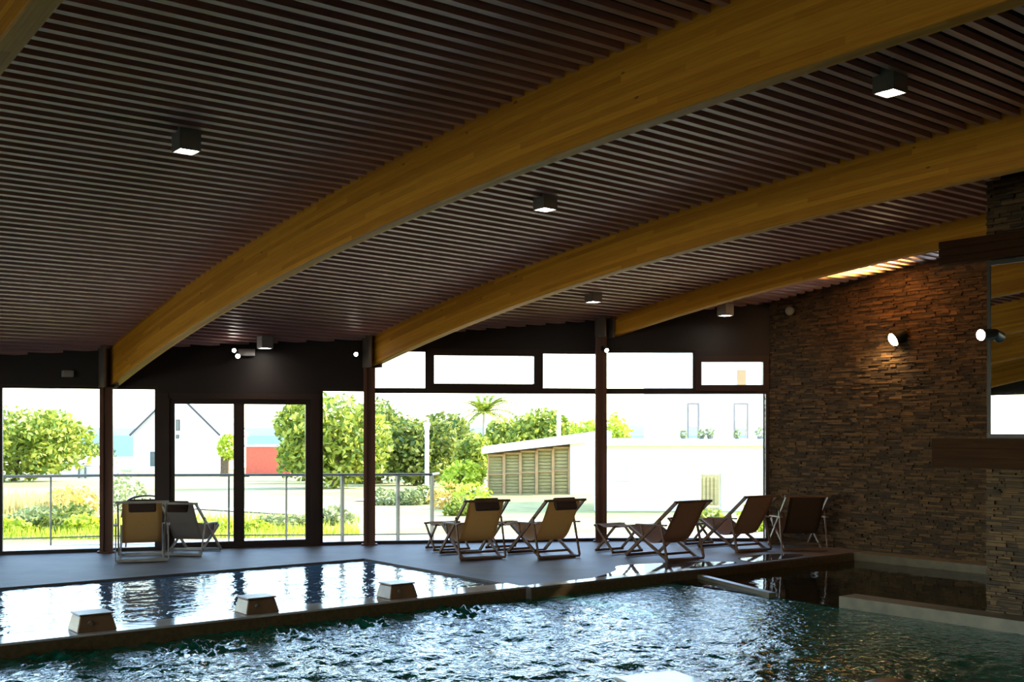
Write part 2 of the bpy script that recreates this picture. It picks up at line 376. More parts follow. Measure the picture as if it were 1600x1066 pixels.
# wide window bay
window(4, 0, L4, 0, T0-.02, label='wide fixed window showing the lawn and the garden pavilion')
ZC = 2.87
window(4, 0, .245*L4, T0-.02, ZC+.0, .03, 'upper pane under the second beam')
window(4, .245*L4, .733*L4, T0-.02, ZC+.02, .10, 'opening upper light with a thick dark frame', .07)
window(4, .733*L4, L4, T0-.02, ZC, .04, 'upper pane left of the glare-lit column')
header(4, 0, L4, ZC+.0)
window(5, 0, L5-.01, 0, T0-.02, label='wide fixed window beside the stone wall filled with glare')
window(5, 0, .562*L5, T0-.02, ZC+.02, .04, 'upper pane right of the glare-lit column')
window(5, .562*L5, L5-.01, T0-.02, 2.80, .09, 'small opening upper light beside the stone wall', .07)
header(5, 0, .562*L5, ZC+.02); header(5, .562*L5, L5, 2.80)
struct(hb.build('wall_front', 'header'), 'dark panel band above the glazing')
# ---------------------------------------------------------------- other walls
def stone_face(name, origin, udir, length, height_fn, ndir, label, rowh=.028):
    s = MB(); o = Vector(origin); u = Vector(udir); n = Vector(ndir); z = -.3; rnd = random.Random(len(label))
    while z < 3.95:
        h = rowh*rnd.choice((.6,.8,1,1.25)); p = -rnd.random()*.2
        while p < length:
            L = rnd.uniform(.045,.23); a = max(p,0); b = min(p+L-.003, length)
            if b-a > .01:
                mid_ = o+u*((a+b)/2); zt = height_fn(mid_.x, mid_.y)
                if z < zt:
                    pr = rnd.uniform(.001,.034); c0 = o+u*a; c1 = o+u*b
                    vs = [c0-n*.02, c1-n*.02, c1+n*pr, c0+n*pr]; zz = min(z+h-.003, zt)
                    vs = [Vector((q.x,q.y,z)) for q in vs]+[Vector((q.x,q.y,zz)) for q in vs]
                    s.quadmesh(vs, [(0,3,2,1),(4,5,6,7),(0,1,5,4),(1,2,6,5),(2,3,7,6),(3,0,4,7)])
            p += L
        z += h
    return struct(s.build(name, 'stone'), label)
ct = lambda x, y: ceil_z(x, y)+.08
wr = stone_face('wall_right', (13.43,5.4,0), (0,1,0), 5.66, ct, (-1,0,0), 'long wall of stacked brown stone strips')
b = MB(); b.box((13.45,5.4,-.5),(13.7,11.12,3.72)); struct(b.build('wall_right_core', 'felt'))
wi = stone_face('wall_inner', (9.84,.5,0), (0,1,0), 5.0, ct, (-1,0,0), 'pier of stacked stone strips at the right edge')
def core(a, b):
    m_ = MB(); (x0,y0,z0),(x1,y1,_) = a, b
    vs = [(x,yy,z0) for yy in (y0,y1) for x in (x0,x1)]+[(x,yy,ceil_z(x,yy)+.1) for yy in (y0,y1) for x in (x0,x1)]
    return m_.quadmesh(vs, [(0,1,3,2),(4,6,7,5),(0,4,5,1),(1,5,7,3),(3,7,6,2),(2,6,4,0)])
struct(core((9.87,-5,-.4),(13.42,5.39,0)).build('wall_inner_core', 'felt'), 'solid block behind the stone pier')
b = MB(); b.box((9.87,5.39,-.4),(9.95,5.5,3.9)); b.box((9.95,5.39,-.4),(13.43,5.45,3.9)); struct(b.build('wall_inner_end', 'darkwood'), 'end of the stone pier')
b = MB(); b.box((-8.6,-5.2,-.3),(13.6,-5,4.2)); struct(b.build('wall_back', 'header'), 'dark wall behind the camera')
b = MB(); b.box((-8.7,-5,-.3),(-8.55,16.7,.4)); b.box((-8.7,-5,2.6),(-8.55,16.7,4.2))
for k in range(8): b.box((-8.7,-5+k*3.05,.4),(-8.55,-4.8+k*3.05,2.6))
struct(b.build('wall_left', 'header'), 'glazed left wall outside the view')
for k in range(7):
    g = MB(); g.box((-8.63,-4.8+k*3.05,.4),(-8.62,-5+(k+1)*3.05,2.6)); WN[0] += 1; struct(g.build('window_%d' % WN[0], 'glass'), 'tall pane of the left wall out of view')

# ---------------------------------------------------------------- floors and basins
NEAR = 1.5
fl = MB()
gp = [(x, y_-.02) for x, y_ in GW]
fl.prism([(-8.55,12.72),(7.42,12.72),(7.42,9.25),(13.44,9.25),(13.44,11.0)]+[(x,y_+.03) for x, y_ in GW[::-1]][1:], -.3, 0)
fl.prism([(-8.55,-5),(9.86,-5),(9.86,NEAR),(-8.55,NEAR)], -.3, 0)
fl.prism([(-8.55,NEAR),(-6,NEAR),(-6,9.35),(-8.55,9.35)], -.3, 0)
struct(fl.build('floor', 'deck'), 'grey stone pool deck')
bs = MB(); bs.box((-8.55,-5,-1.5),(13.44,13,-1.3)); bs.box((-6.1,1.4,-1.3),(9.86,NEAR,-.3)); bs.box((-8.55,12.7,-1.3),(7.5,12.8,-.3)); bs.box((7.42,9.4,-1.3),(7.5,12.7,-.3)); bs.box((7.42,9.25,-1.3),(13.44,9.35,-.3))
bs.box((-6.1,1.5,-1.3),(-6,9.35,-.3)); struct(bs.build('pool_basin', 'pooltile'), 'tiled basin below the water')
cp = MB(); cp.box((-8.55,9.36,-1.3),(7.44,9.70,.004)); cp.box((7.44,9.26,-.28),(9.98,9.42,.006))
struct(cp.build('trim_1', 'coping'), 'pale wet coping dividing the shallow pool from the big pool')
cf = MB(); cf.box((-8.55,9.335,-.5),(7.42,9.358,-.012)); cf.box((7.42,9.235,-.5),(13.1,9.249,-.012)); struct(cf.build('trim_2', 'tile'), 'brown mosaic face under the coping')
lw = MB(); lw.box((9.52,NEAR,-1.3),(9.80,6.9,.0)); struct(lw.build('trim_3', 'wetstone'), 'pale low wall between the big pool and the side pool')
lw = MB(); lw.prism([(9.97,9.24),(9.47,7.75),(9.55,7.72),(10.06,9.24)],-1.3,-.06); struct(lw.build('trim_4', 'wetstone'), 'pale low wall end at water level by the deck')
cw = MB(); cw.box((13.08,5.5,-1.3),(13.44,9.25,.0)); struct(cw.build('trim_5', 'wetstone'), 'pale coping along the foot of the stone wall')
bn = MB(); bn.box((9.86,8.35,-1.3),(13.08,9.24,-.16)); struct(bn.build('trim_6', 'tile'), 'submerged brown bench')
def arc(pts, n=14):        # smooth curve through control polyline (Catmull-Rom)
    pts = [Vector(p) for p in pts]; out = []
    q = [pts[0]*2-pts[1]]+pts+[pts[-1]*2-pts[-2]]
    for i in range(1, len(q)-2):
        for k in range(n):
            t = k/n; a,b,c,d = q[i-1],q[i],q[i+1],q[i+2]
            out.append(.5*((2*b)+(c-a)*t+(2*a-5*b+4*c-d)*t*t+(3*b-a-3*c+d)*t**3))
    out.append(pts[-1]); return out
def puddle(pts, label):
    m_ = MB(); c = Vector((sum(p[0] for p in pts)/len(pts), sum(p[1] for p in pts)/len(pts), 0)); ring = arc([(x,y_,0) for x, y_ in pts]+[(pts[0][0],pts[0][1],0)], 5)
    n_ = len(ring); vs = [(c.x,c.y,.0045)]+[(v.x,v.y,.004) for v in ring]+[(v.x,v.y,.0005) for v in ring]
    m_.quadmesh(vs, [(0,1+i,2+i) for i in range(n_-1)]+[(1+i,1+n_+i,2+n_+i,2+i) for i in range(n_-1)])
    return tag(m_.build('water_puddle', 'puddle'), label, 'puddle', kind='stuff')
# ---------------------------------------------------------------- water
def sheet(name, x0, x1, y0, y1, z, step, fn, m, label):
    nx = int((x1-x0)/step); ny = int((y1-y0)/step); vs = []; fs = []
    for j in range(ny+1):
        yy = y0+(y1-y0)*j/ny
        for i in range(nx+1):
            xx = x0+(x1-x0)*i/nx; vs.append((xx,yy,z+fn(xx,yy)))
    for j in range(ny):
        for i in range(nx): q = j*(nx+1)+i; fs.append((q,q+1,q+nx+2,q+nx+1))
    me = MB(); me.v = vs; me.f = fs
    return tag(me.build(name, m, smooth=True), label, 'water', kind='stuff')
puddle([(8.3,9.36),(9.1,9.75),(9.5,10.1),(10.2,9.95),(10.7,9.7),(10.9,9.42),(9.8,9.38)], 'wet sheen on the deck in front of the glare-lit column')
puddle([(11.1,9.36),(11.3,9.75),(12.0,9.80),(12.3,9.5),(11.9,9.36)], 'wet sheen on the deck in front of the right deckchairs')
JETS = [(2.6,9.15),(4.35,9.1),(5.3,9.1),(6.4,9.0),(3.6,8.9)]
def waves(x, y):
    n = noise.noise
    h = .012*n(Vector((x*1.3,y*1.0,0)))+.016*n(Vector((x*3.2+y*.8,y*2.9-x*.5,5)))+.013*n(Vector((x*7.3,y*7.5,9)))+.008*n(Vector((x*15,y*16,3)))
    k = 1.0
    if x > 6.6: k = max(.22, 1-(x-6.6)*.34)
    for jx, jy in JETS:
        r2 = ((x-jx)**2+(y-jy)**2)
        if r2 < .5: h += math.exp(-r2/.09)*(.05*n(Vector((x*14,y*14,1)))+.04*n(Vector((x*30,y*30,1))))
    return h*k*1.25
def calm(x, y): return .0022*noise.noise(Vector((x*2.2,y*3.2,2)))+.0012*noise.noise(Vector((x*7,y*9,4)))
sheet('big_pool_water', -6, 9.52, NEAR, 9.335, -.115, .036, waves, M['water'], 'choppy dark teal water of the big pool')
sheet('shallow_pool_water', -8.55, 7.42, 9.70, 12.7, -.022, .06, calm, M['wcalm'], 'pale blue rippled water of the raised shallow pool')
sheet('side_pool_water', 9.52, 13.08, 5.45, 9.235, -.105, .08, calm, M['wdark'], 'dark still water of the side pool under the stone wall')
# ---------------------------------------------------------------- water jet blocks
def make_block(label, loc):
    t = thing('water_jet_block', label, 'pool fixture', loc, 0, 'brown blocks on the pool edge')
    w, d_, h = .165, .14, .135; a = .035
    vs = [(-w,-d_,0),(w,-d_,0),(w,d_,0),(-w,d_,0),(-w+a,-d_+.03,h),(w-a,-d_+.03,h),(w-a,d_-.02,h),(-w+a,d_-.02,h)]
    MB().quadmesh(vs, [(0,3,2,1),(4,5,6,7),(0,1,5,4),(1,2,6,5),(2,3,7,6),(3,0,4,7)]).build('body', 'block', t, bevel=.012)
    MB().box((-w+a-.01,-d_+.02,h),(w-a+.01,d_-.01,h+.014)).build('cap', 'block', t, bevel=.004)
    MB().tube([(-.06,-d_+.012,.08),(-.06,-d_-.012,.075)], .016, 12).build('nozzle', 'plate', t)
    return t
b0 = make_block('brown block on the pool divider, leftmost of the three', (2.96,9.56,.004))
dup(b0, (4.44,9.56,.004), 0, 'brown block on the pool divider, middle one of the three')
dup(b0, (5.95,9.56,.004), 0, 'brown block on the pool divider, nearest the column reflections at right')
fb = thing('water_jet_block', 'pale topped block rising from the water at the bottom edge', 'pool fixture', (4.94,4.86,-.13), -.25)
w = .24
MB().quadmesh([(-w,-w,-1.0),(w,-w,-1.0),(w,w,-1.0),(-w,w,-1.0),(-w+.03,-w+.03,.245),(w-.03,-w+.03,.245),(w-.03,w-.03,.245),(-w+.03,w-.03,.245)], [(0,3,2,1),(0,1,5,4),(1,2,6,5),(2,3,7,6),(3,0,4,7),(4,5,6,7)]).build('body', 'block', fb, bevel=.01)
MB().box((-w+.015,-w+.015,.245),(w-.015,w-.015,.265)).build('cap', 'coping', fb, bevel=.006)
dm = MB().ball((6.50,4.30,-.23), (.40,.34,.26), 24, 14).build('rounded_stone', 'dome', smooth=True, loc=(6.50,4.30,-.23))
tag(dm, 'wet rounded brown hump breaking the dark green water at the bottom edge', 'pool fixture')
# ---------------------------------------------------------------- mirror, lintel, sill
t = thing('wall_mirror', 'large mirror on the stone pier at the right edge', 'mirror', (9.80,3.4,0))
mb = MB(); mb.box((-.012,-2.0,1.64),(.01,2.04,3.19)); mb.build('mirror_glass', 'mirror', t)
f_ = MB()
for a, b_ in (((-.02,-2.05,1.60),(.012,2.07,1.64)),((-.02,-2.05,3.19),(.012,2.07,3.23)),((-.02,-2.05,1.64),(.012,-2.0,3.19)),((-.02,2.04,1.64),(.012,2.07,3.19))): f_.box(a, b_)
f_.build('mirror_frame', 'black', t)
def boards(name, label, x0, x1, y0, y1, z0, z1, n):
    m_ = MB(); h = (z1-z0)/n
    for k in range(n): m_.box((x0,y0,z0+k*h+.004),(x1,y1,z0+(k+1)*h-.004))
    m_.box((x0+.012,y0+.01,z0+.006),(x1-.005,y1-.01,z1-.006))
    return tag(m_.build(name, 'darkwood', bevel=.004), label, 'wood panel')
boards('wooden_lintel', 'dark boarded lintel above the mirror, reaching past the pier', 9.68, 9.802, 1.0, 5.90, 3.235, 3.46, 3)
boards('wooden_ledge', 'dark boarded ledge below the mirror, reaching past the pier', 9.66, 9.802, 1.0, 5.96, 1.32, 1.60, 3)
# ---------------------------------------------------------------- lamps
def make_down(label, loc, group='square ceiling downlights'):
    t = thing('ceiling_downlight', label, 'ceiling lamp', loc, 0, group); w = .085
    h = MB(); h.box((-w,-w,0),(-w+.012,w,.17)); h.box((w-.012,-w,0),(w,w,.17)); h.box((-w+.012,-w,0),(w-.012,-w+.012,.17)); h.box((-w+.012,w-.012,0),(w-.012,w,.17)); h.box((-w+.012,-w+.012,.13),(w-.012,w-.012,.17))
    h.build('housing', 'housing', t, bevel=.003)
    MB().box((-w+.014,-w+.014,.008),(w-.014,w-.014,.03)).build('diffuser', M['led'], t)
    MB().tube([(0,0,.17),(0,0,.34)], .018, 10).build('stem', 'housing', t)
    return t
DL = [('square downlight at upper left between the first two big beams',(3.30,8.36,3.82)),('square downlight at upper right above the second beam',(6.86,4.55,4.02)),
 ('square downlight in the middle bay between largest and second beam',(6.90,8.38,3.81)),('square downlight between second and third beam',(10.22,11.38,3.42)),
 ('square downlight above the double doors',(6.86,14.5,2.82)),('square downlight near the stone wall and the third beam',(12.35,10.9,3.33))]
g0 = make_down(*DL[0])
for lb, lc in DL[1:]: dup(g0, lc, 0, lb)
def spot_head(t, p, q, r=.04):
    MB().tube([p, q], [r*.8, r], 14).build('spot_head', 'black', t)
    v = Vector(q)-Vector(p); v.normalize(); MB().tube([Vector(q)-v*.004, Vector(q)+v*.004], r*.85, 14).build('lens', M['led'], t)
t = thing('emergency_light', 'twin headed emergency light on the dark band left above the doors', 'emergency light', (6.66,14.92,2.77), math.radians(-22))
MB().box((-.02,-.05,-.04),(.22,.05,.06)).build('case', 'housing', t, bevel=.008)
spot_head(t, (-.05,-.02,.04), (-.07,-.09,.03), .032); spot_head(t, (-.01,-.02,-.04), (-.02,-.10,-.05), .036)
t = thing('spot_lamp', 'small spot lamp left of the second beam end', 'spot lamp', (8.12,14.20,2.78))
MB().box((-.04,-.02,-.01),(.04,.04,.09)).build('bracket', 'black', t); spot_head(t, (0,0,.02), (-.03,-.09,-.01), .035)
t = thing('spot_lamp', 'small glowing spot lamp at the top of the glare-lit column', 'spot lamp', (11.38,12.42,2.88))
MB().box((-.03,-.01,-.01),(.03,.06,.06)).build('bracket', 'black', t); spot_head(t, (0,0,.02), (-.03,-.08,-.01), .035)
t = thing('spot_lamp', 'dim fitting on the dark band left of the first column', 'spot lamp', (4.55,15.76,2.42))
MB().box((-.07,-.05,-.02),(.07,.05,.07)).build('case', 'housing', t, bevel=.01)
t = thing('loudspeaker', 'small pale round ceiling speaker at the top of the stone wall', 'loudspeaker', (13.30,10.5,3.42))
MB().tube([(.10,0,.03),(.02,0,.02)], [.03,.055], 16).build('body', 'plate', t); MB().ball((0,0,.01), .065, 16, 10).build('grille', 'paintw', t, smooth=True)
def wall_spot(label, loc, head, r):
    t = thing('wall_spotlight', label, 'wall lamp', loc, 0, 'warm wall spotlights')
    MB().tube([(0,0,0),(-.03,0,0)], .05, 20).build('wall_plate', 'black', t); MB().tube([(-.03,0,0),(-.10,0,.0)], .014, 10).build('arm', 'black', t)
    d_ = Vector(head).normalized(); c = Vector((-.13,0,0))
    MB().tube([c-d_*.12, c+d_*.02, c+d_*.06], [r*.75,r*.9,r], 24).build('shade', 'black', t)
    b_ = MB().ball((0,0,0), (r*.92,r*.92,r*.55), 20, 10).build('bulb', M['warm'], t, smooth=True)
    b_.location = c+d_*.055; b_.rotation_euler = d_.to_track_quat('Z','Y').to_euler(); return t
wall_spot('warm wall spotlight tilted down on the middle of the stone wall', (13.41,8.70,2.92), (-.55,.35,-.35), .10)
wall_spot('warm wall spotlight at the edge of the mirror', (9.815,5.43,2.55), (-.75,.2,-.1), .055)
def lamp(kind, loc, energy, color, rot=None, **kw):
    l = bpy.data.lights.new(kind.lower()+'_light', kind); l.energy = energy; l.color = color
    for k, v in kw.items(): setattr(l, k, v)
    o = bpy.data.objects.new(kind.lower()+'_light', l); COL.objects.link(o); o.location = loc
    if rot is not None: o.rotation_euler = Vector(rot).to_track_quat('-Z','Y').to_euler()
    return o
lamp('SPOT', (12.95,8.75,3.05), 420, (1,.70,.16), (-.35,.1,1), spot_size=1.6, spot_blend=.9, shadow_soft_size=.04)
lamp('SPOT', (13.18,8.9,2.85), 9, (1,.70,.35), (.3,.3,-1), spot_size=2.2, spot_blend=.9, shadow_soft_size=.06)
for lb, lc in DL: lamp('SPOT', (lc[0],lc[1],lc[2]-.01), 6, (1,.92,.8), (0,0,-1), spot_size=2.2, spot_blend=.8, shadow_soft_size=.06)
# ---------------------------------------------------------------- deck chairs
def cloth(path, hw, th=.006, sag=.0):
    m_ = MB(); vs = []; fs = []; nx = 8
    for s_ in (-1, 1):
        for i, p in enumerate(path):
            d = (path[min(i+1,len(path)-1)]-path[max(i-1,0)]).normalized(); nrm = Vector((0,-d.z,d.y))
            for k in range(nx+1):
                x = -hw+2*hw*k/nx; e = 1-(x/hw)**2
                vs.append(Vector((x,p.y,p.z))+nrm*(s_*th/2-sag*e*math.sin(math.pi*i/(len(path)-1))))
    n = len(path)*(nx+1)
    for s_ in (0, 1):
        for i in range(len(path)-1):
            for k in range(nx):
                q = s_*n+i*(nx+1)+k; f = (q,q+1,q+nx+2,q+nx+1); fs.append(f if s_ else f[::-1])
    for i in range(len(path)-1):
        for k in (0, nx): q = i*(nx+1)+k; fs.append((q,q+nx+1,n+q+nx+1,n+q))
    for k in range(nx):
        for i in (0, len(path)-1): q = i*(nx+1)+k; fs.append((q,q+1,n+q+1,n+q))
    return m_.quadmesh(vs, fs)
def make_chair(label, loc, rz, canvas, headrest=True, foot=True, wood='wood', lean=0, group='folding deckchairs by the glazing'):
    t = thing('deckchair', label, 'deckchair', loc, rz, group); hw = .29
    hy, hz = -.50-lean, .77; by, bz = .47, .03            # head bar / front foot of the long frame
    f1 = MB()
    for s in (-1,1): f1.bar((s*hw,hy,hz),(s*hw,by,bz-.005),.022,.042)
    f1.bar((-hw-.03,hy,hz),(hw+.03,hy,hz),.030,.030); f1.bar((-hw,by-.01,.025),(hw,by-.01,.025),.024,.04); f1.build('back_frame', wood, t)
    f2 = MB(); i_ = hw-.03
    for s in (-1,1): f2.bar((s*i_,-.30,.025),(s*i_,.44,.40),.020,.040)
    f2.bar((-i_-.03,-.30,.022),(i_+.03,-.30,.022),.030,.042); f2.bar((-i_-.02,-.18,.086),(i_+.02,-.18,.086),.02,.03); f2.bar((-i_,.44,.40),(i_,.44,.40),.03,.03); f2.build('seat_frame', wood, t)
    f3 = MB(); o_ = hw+.028; ty = hy+(by-hy)*.30; tz = hz+(bz-hz)*.30
    for s in (-1,1): f3.bar((s*o_,ty,tz),(s*o_,-.36,.03),.016,.032)
    f3.bar((-o_,-.36,.025),(o_,-.36,.025),.02,.03); f3.build('prop_frame', wood, t)
    for s in (-1,1):
        a = MB(); a.bar((s*(hw+.03),-.34,.47),(s*(hw+.03),.22,.45),.045,.018); a.bar((s*(hw+.03),.14,.44),(s*(hw+.03),.10,.31),.016,.026); a.build('armrest', wood, t)
    path = arc([(0,hy,hz+.016),(0,hy+.16,.52),(0,-.14,.26),(0,.10,.235),(0,.44,.418)])
    cloth(path, hw-.05).build('canvas_seat', canvas, t, smooth=True)
    if headrest:
        ho = MB().box((-.165,-.03,-.085),(.165,.03,.085)).build('headrest', 'cushion', t, bevel=.022); ho.location = (0,hy+.005,hz-.045); ho.rotation_euler = (-.45,0,0)
        for s in (-1,1): MB().bar((s*.11,hy+.03,hz+.02),(s*.11,hy-.03,hz-.03),.02,.006).build('headrest_strap', 'cushion', t)
    if foot:
        ff = MB(); a, b_ = .78, 1.16
        for s in (-1,1):
            ff.bar((s*.25,a,.03),(s*.25,b_,.37),.018,.034); ff.bar((s*.225,b_,.03),(s*.225,a,.37),.018,.034)
        ff.bar((-.27,a,.025),(.27,a,.025),.024,.034); ff.bar((-.25,b_,.025),(.25,b_,.025),.024,.034); ff.bar((-.27,b_,.37),(.27,b_,.37),.026,.026); ff.bar((-.25,a,.37),(.25,a,.37),.026,.026)
        ff.build('footrest_frame', wood, t)
        cloth(arc([(0,.44,.418),(0,.62,.375),(0,a,.385),(0,(a+b_)/2,.35),(0,b_,.385)]), .215).build('footrest_canvas', canvas, t, smooth=True)
    return t
R_ = math.radians
CH = dict(
 A=make_chair('tan deckchair with dark headrest, nearest the railing end', (8.64,12.00,0), R_(-14), 'canvas'),
 B=make_chair('tan deckchair with dark headrest beside the glare-lit column', (9.46,11.50,0), R_(-7), 'canvas'),
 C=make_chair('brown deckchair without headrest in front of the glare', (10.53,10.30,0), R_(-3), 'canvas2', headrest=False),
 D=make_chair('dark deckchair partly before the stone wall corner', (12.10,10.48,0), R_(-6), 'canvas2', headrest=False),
 E=make_chair('deckchair against the stone wall, shadow put into its canvas colour', (12.90,10.05,0), R_(-36), 'canvas4', headrest=False, foot=False),
 L=make_chair('pale framed tan deckchair beside the leftmost visible column', (5.10,14.43,0), R_(-19), 'canvas', foot=False, wood='paintw'),
 N=make_chair('grey deckchair turned sideways in front of the double doors', (5.86,14.66,0), R_(-46), 'canvas3', foot=False, wood='paintw'))
CH['N'].scale = (.86,.86,.92)
# ================================================================ outdoors
def loft_ground():
    deps = [8,12,15,17.5,22,30,45,70,110,180,280,420]; lats = [-260,-120,-60,-30,-15,-6,0,6,15,30,60,120,260]
    vs = [tuple(W(la*(1 if d > 40 else .6), d, gz(d))) for d in deps for la in lats]; n = len(lats)
    keep = []
    for i in range(len(deps)-1):
        for j in range(n-1):
            q = i*n+j; keep.append((q,q+1,q+n+1,q+n))
    m_ = MB(); m_.quadmesh(vs, keep); return m_
# ground starts outside the glazing: clip by a simple rule (outdoor ground lies below the indoor slab)
g = loft_ground()
for i, v in enumerate(g.v):
    if v.y < 17.2: v.z -= 1.6 if (v.x < 13.5) else .0
g.build('ground', 'lawn')['kind'] = 'structure'
# terrace just outside the glass
off = []
for k, (x, y_) in enumerate(GW):
    a = Vector(GW[max(k-1,0)]); b = Vector(GW[min(k+1,len(GW)-1)]); d = (b-a).normalized(); nn = Vector((-d.y, d.x)); off.append(Vector((x,y_))+nn*1.55)
tp = [(x,y_+.03) for x, y_ in GW]+[(p.x,p.y) for p in off[::-1]]
tr = MB()
for k in range(len(GW)-1):
    tr.prism([(GW[k][0],GW[k][1]+.03),(GW[k+1][0],GW[k+1][1]+.03),tuple(off[k+1]),tuple(off[k])], -.35, -.02)
tr.prism([(13.44,11.0),(19,7.5),(21,12),(tuple(off[-1])[0],tuple(off[-1])[1])], -.35, -.02)
struct(tr.build('terrace', 'paving'), 'pale paved terrace outside the glass')
# fill between terrace and lower ground
bank = MB()
o2 = [Vector(GW[k])+(off[k]-Vector(GW[k]))*3.4 for k in range(len(GW))]
for k in range(len(GW)-1):
    a, b, c, d = off[k], off[k+1], o2[k+1], o2[k]
    bank.quadmesh([(a.x,a.y,-.05),(b.x,b.y,-.05),(c.x,c.y,-.12),(d.x,d.y,-.12)], [(0,1,2,3)])
bank.build('ground_bank', 'lawn')['kind'] = 'structure'
# railing
ROFF = [Vector(GW[k])+(off[k]-Vector(GW[k]))*(.86 if k < 4 else .80) for k in range(len(GW))]
t = thing('terrace_railing', 'thin grey railing with slim posts running along the terrace edge', 'railing', (0,0,0))
rp = [(ROFF[k].x, ROFF[k].y) for k in range(4)]+[(8.25,14.75+.32),(9.46+.05,14.15+.12)]
top = MB(); top.tube([(x,y_,1.0) for x, y_ in rp]+[(9.95,14.75,.99)], .021, 8); top.build('top_rail', 'rail', t)
mid_ = MB(); mid_.tube([(x,y_,.09) for x, y_ in rp], .010, 6); mid_.build('bottom_rail', 'rail', t)
def along(pts, s):
    for a, b in zip(pts, pts[1:]):
        L = math.dist(a, b)
        if s <= L: return (a[0]+(b[0]-a[0])*s/L, a[1]+(b[1]-a[1])*s/L)
        s -= L
    return pts[-1]
tot = sum(math.dist(a, b) for a, b in zip(rp, rp[1:]))
s_ = tot; k = 0
for s_ in [tot, tot-.52, tot-1.36]+[tot-2.2-.86*i for i in range(12)]:
    x, y_ = along(rp, s_); pst = MB(); w = .022 if s_ > tot-2 else .011
    pst.box((x-w,y_-w,-.02),(x+w,y_+w,.99)); pst.build('post', 'rail', t)
gp_ = MB()
for i in range(9):
    a = along(rp, tot-2.2-.86*(i+1)+.03); b = along(rp, tot-2.2-.86*i-.03)
    gp_.quadmesh([(a[0],a[1],.12),(b[0],b[1],.12),(b[0],b[1],.93),(a[0],a[1],.93),(a[0],a[1]+.008,.12),(b[0],b[1]+.008,.12),(b[0],b[1]+.008,.93),(a[0],a[1]+.008,.93)], [(0,1,2,3),(7,6,5,4),(0,4,5,1),(3,2,6,7)])
gp_.build('glass_infill', 'glass', t)
# garden armchair on the terrace
p = P(224, 16.15, -.02)
t = thing('garden_chair', 'dark tubular garden chair outside behind the tan deckchair', 'garden chair', p, -TH+.5)
f_ = MB(); f_.tube(arc([(-.30,.02,.45),(-.27,-.12,.66),(-.12,-.2,.75),(.12,-.2,.75),(.27,-.12,.66),(.30,.02,.45)],6), .014, 8)
for x_, y_ in ((-.27,-.15),(.27,-.15),(-.27,.22),(.27,.22)): f_.tube([(x_*.9,y_*.8,.44),(x_,y_,0)], .013, 8)
f_.tube([(-.24,-.16,.6),(.24,-.16,.6)], .01, 6); f_.build('frame', 'black', t)
MB().box((-.25,-.17,.42),(.25,.22,.45)).build('seat', 'rail', t)
for x_ in (-.16,-.05,.06,.17): MB().tube([(x_,-.17,.45),(x_,-.19,.73)], .009, 6).build('back_slat', 'black', t)
# foliage helpers
def crown(blobs, n, size, seed, flat=False):
    r = random.Random(seed); m_ = MB(); tot_ = sum(b[3]*b[5] for b in blobs)
    for cx, cy, cz, rx, ry, rz in blobs:
        for _ in range(int(n*rx*rz/tot_)):
            d = Vector((r.gauss(0,1), r.gauss(0,1), r.gauss(0,1))).normalized(); q = r.uniform(.62,1.06)**.8*(1+.12*noise.noise(Vector((d.x*3+cx,d.y*3,d.z*3+seed))))
            c = Vector((cx+d.x*rx*q, cy+d.y*ry*q, cz+d.z*rz*q)); a = Vector((r.gauss(0,1), r.gauss(0,1), r.gauss(0,.8))).normalized(); b = a.cross(Vector((r.gauss(0,1), r.gauss(0,1), r.gauss(0,1)))).normalized()
            s = size*r.uniform(.6,1.3); m_.quadmesh([c-a*s, c+b*s*.5, c+a*s, c-b*s*.5], [(0,1,2,3)])
    return m_
def tree(u, dep, zt, rad, label, m='leafy', trunk=True, n=3200, size=.16, seed=1, blobs=None, group='garden trees', name='tree', vtop=None):
    base = P(u, dep, gz(dep)); t = thing(name, label, 'tree', base, -TH, group); g0_ = base.z
    H = zt-g0_
    if blobs is None:
        rr = random.Random(seed); cz = H*.47
        blobs = [(0,0,cz,rad*.8,rad*.7,H*.47)]
        for k in range(9):
            a = rr.uniform(0,6.28); q = rad*rr.uniform(.35,.72); blobs.append((math.cos(a)*q, math.sin(a)*q*.8, cz+H*rr.uniform(-.2,.2), rad*rr.uniform(.3,.5), rad*.5, H*rr.uniform(.18,.36)))
    crown(blobs, n, size, seed).build('foliage', m, t)
    if trunk:
        b_ = MB(); b_.tube([(0,0,-.1),(.04*H,0,H*.25),(0,0,H*.55)], [H*.035,H*.028,H*.015], 8)
        rr = random.Random(seed+5)
        for k in range(4):
            a = rr.uniform(0,6.28); b_.tube([(.03*H,0,H*(.2+.06*k)),(math.cos(a)*rad*.55, math.sin(a)*rad*.5, H*.62)], [H*.014,H*.005], 6)
        b_.build('trunk', 'bark', t)
    return t
tree(22, 55, 3.05, 3.5, 'broad leafy garden tree at the left edge of the photo', 'leafy', n=7000, size=.17, seed=3)
tree(-150, 49, 3.0, 2.4, 'garden tree left of the frame edge', 'leafy', n=2000, size=.17, seed=4)
tree(142, 70, 1.1, 1.9, 'low dark bush tree between left tree and the first column', 'leafd', n=1800, size=.17, seed=6)
tree(520, 44, 3.35, 2.3, 'tall bright green tree behind the pane right of the doors', 'leafy', n=7000, size=.15, seed=8)
tree(474, 56, 2.5, 1.2, 'smaller green tree left of the tall bright green tree', 'leafy', n=2600, size=.15, seed=9)
tree(590, 52, 3.2, 2.2, 'dense dark green tree just right of the second column', 'leafd', n=6500, size=.16, seed=10)
tree(648, 48, 2.3, 1.7, 'dark green tree left of the white lamp post', 'leafd', n=5000, size=.15, seed=11)
tree(694, 57, 2.85, 2.0, 'olive green tree behind the white lamp post', 'leafd', n=5200, size=.16, seed=12)
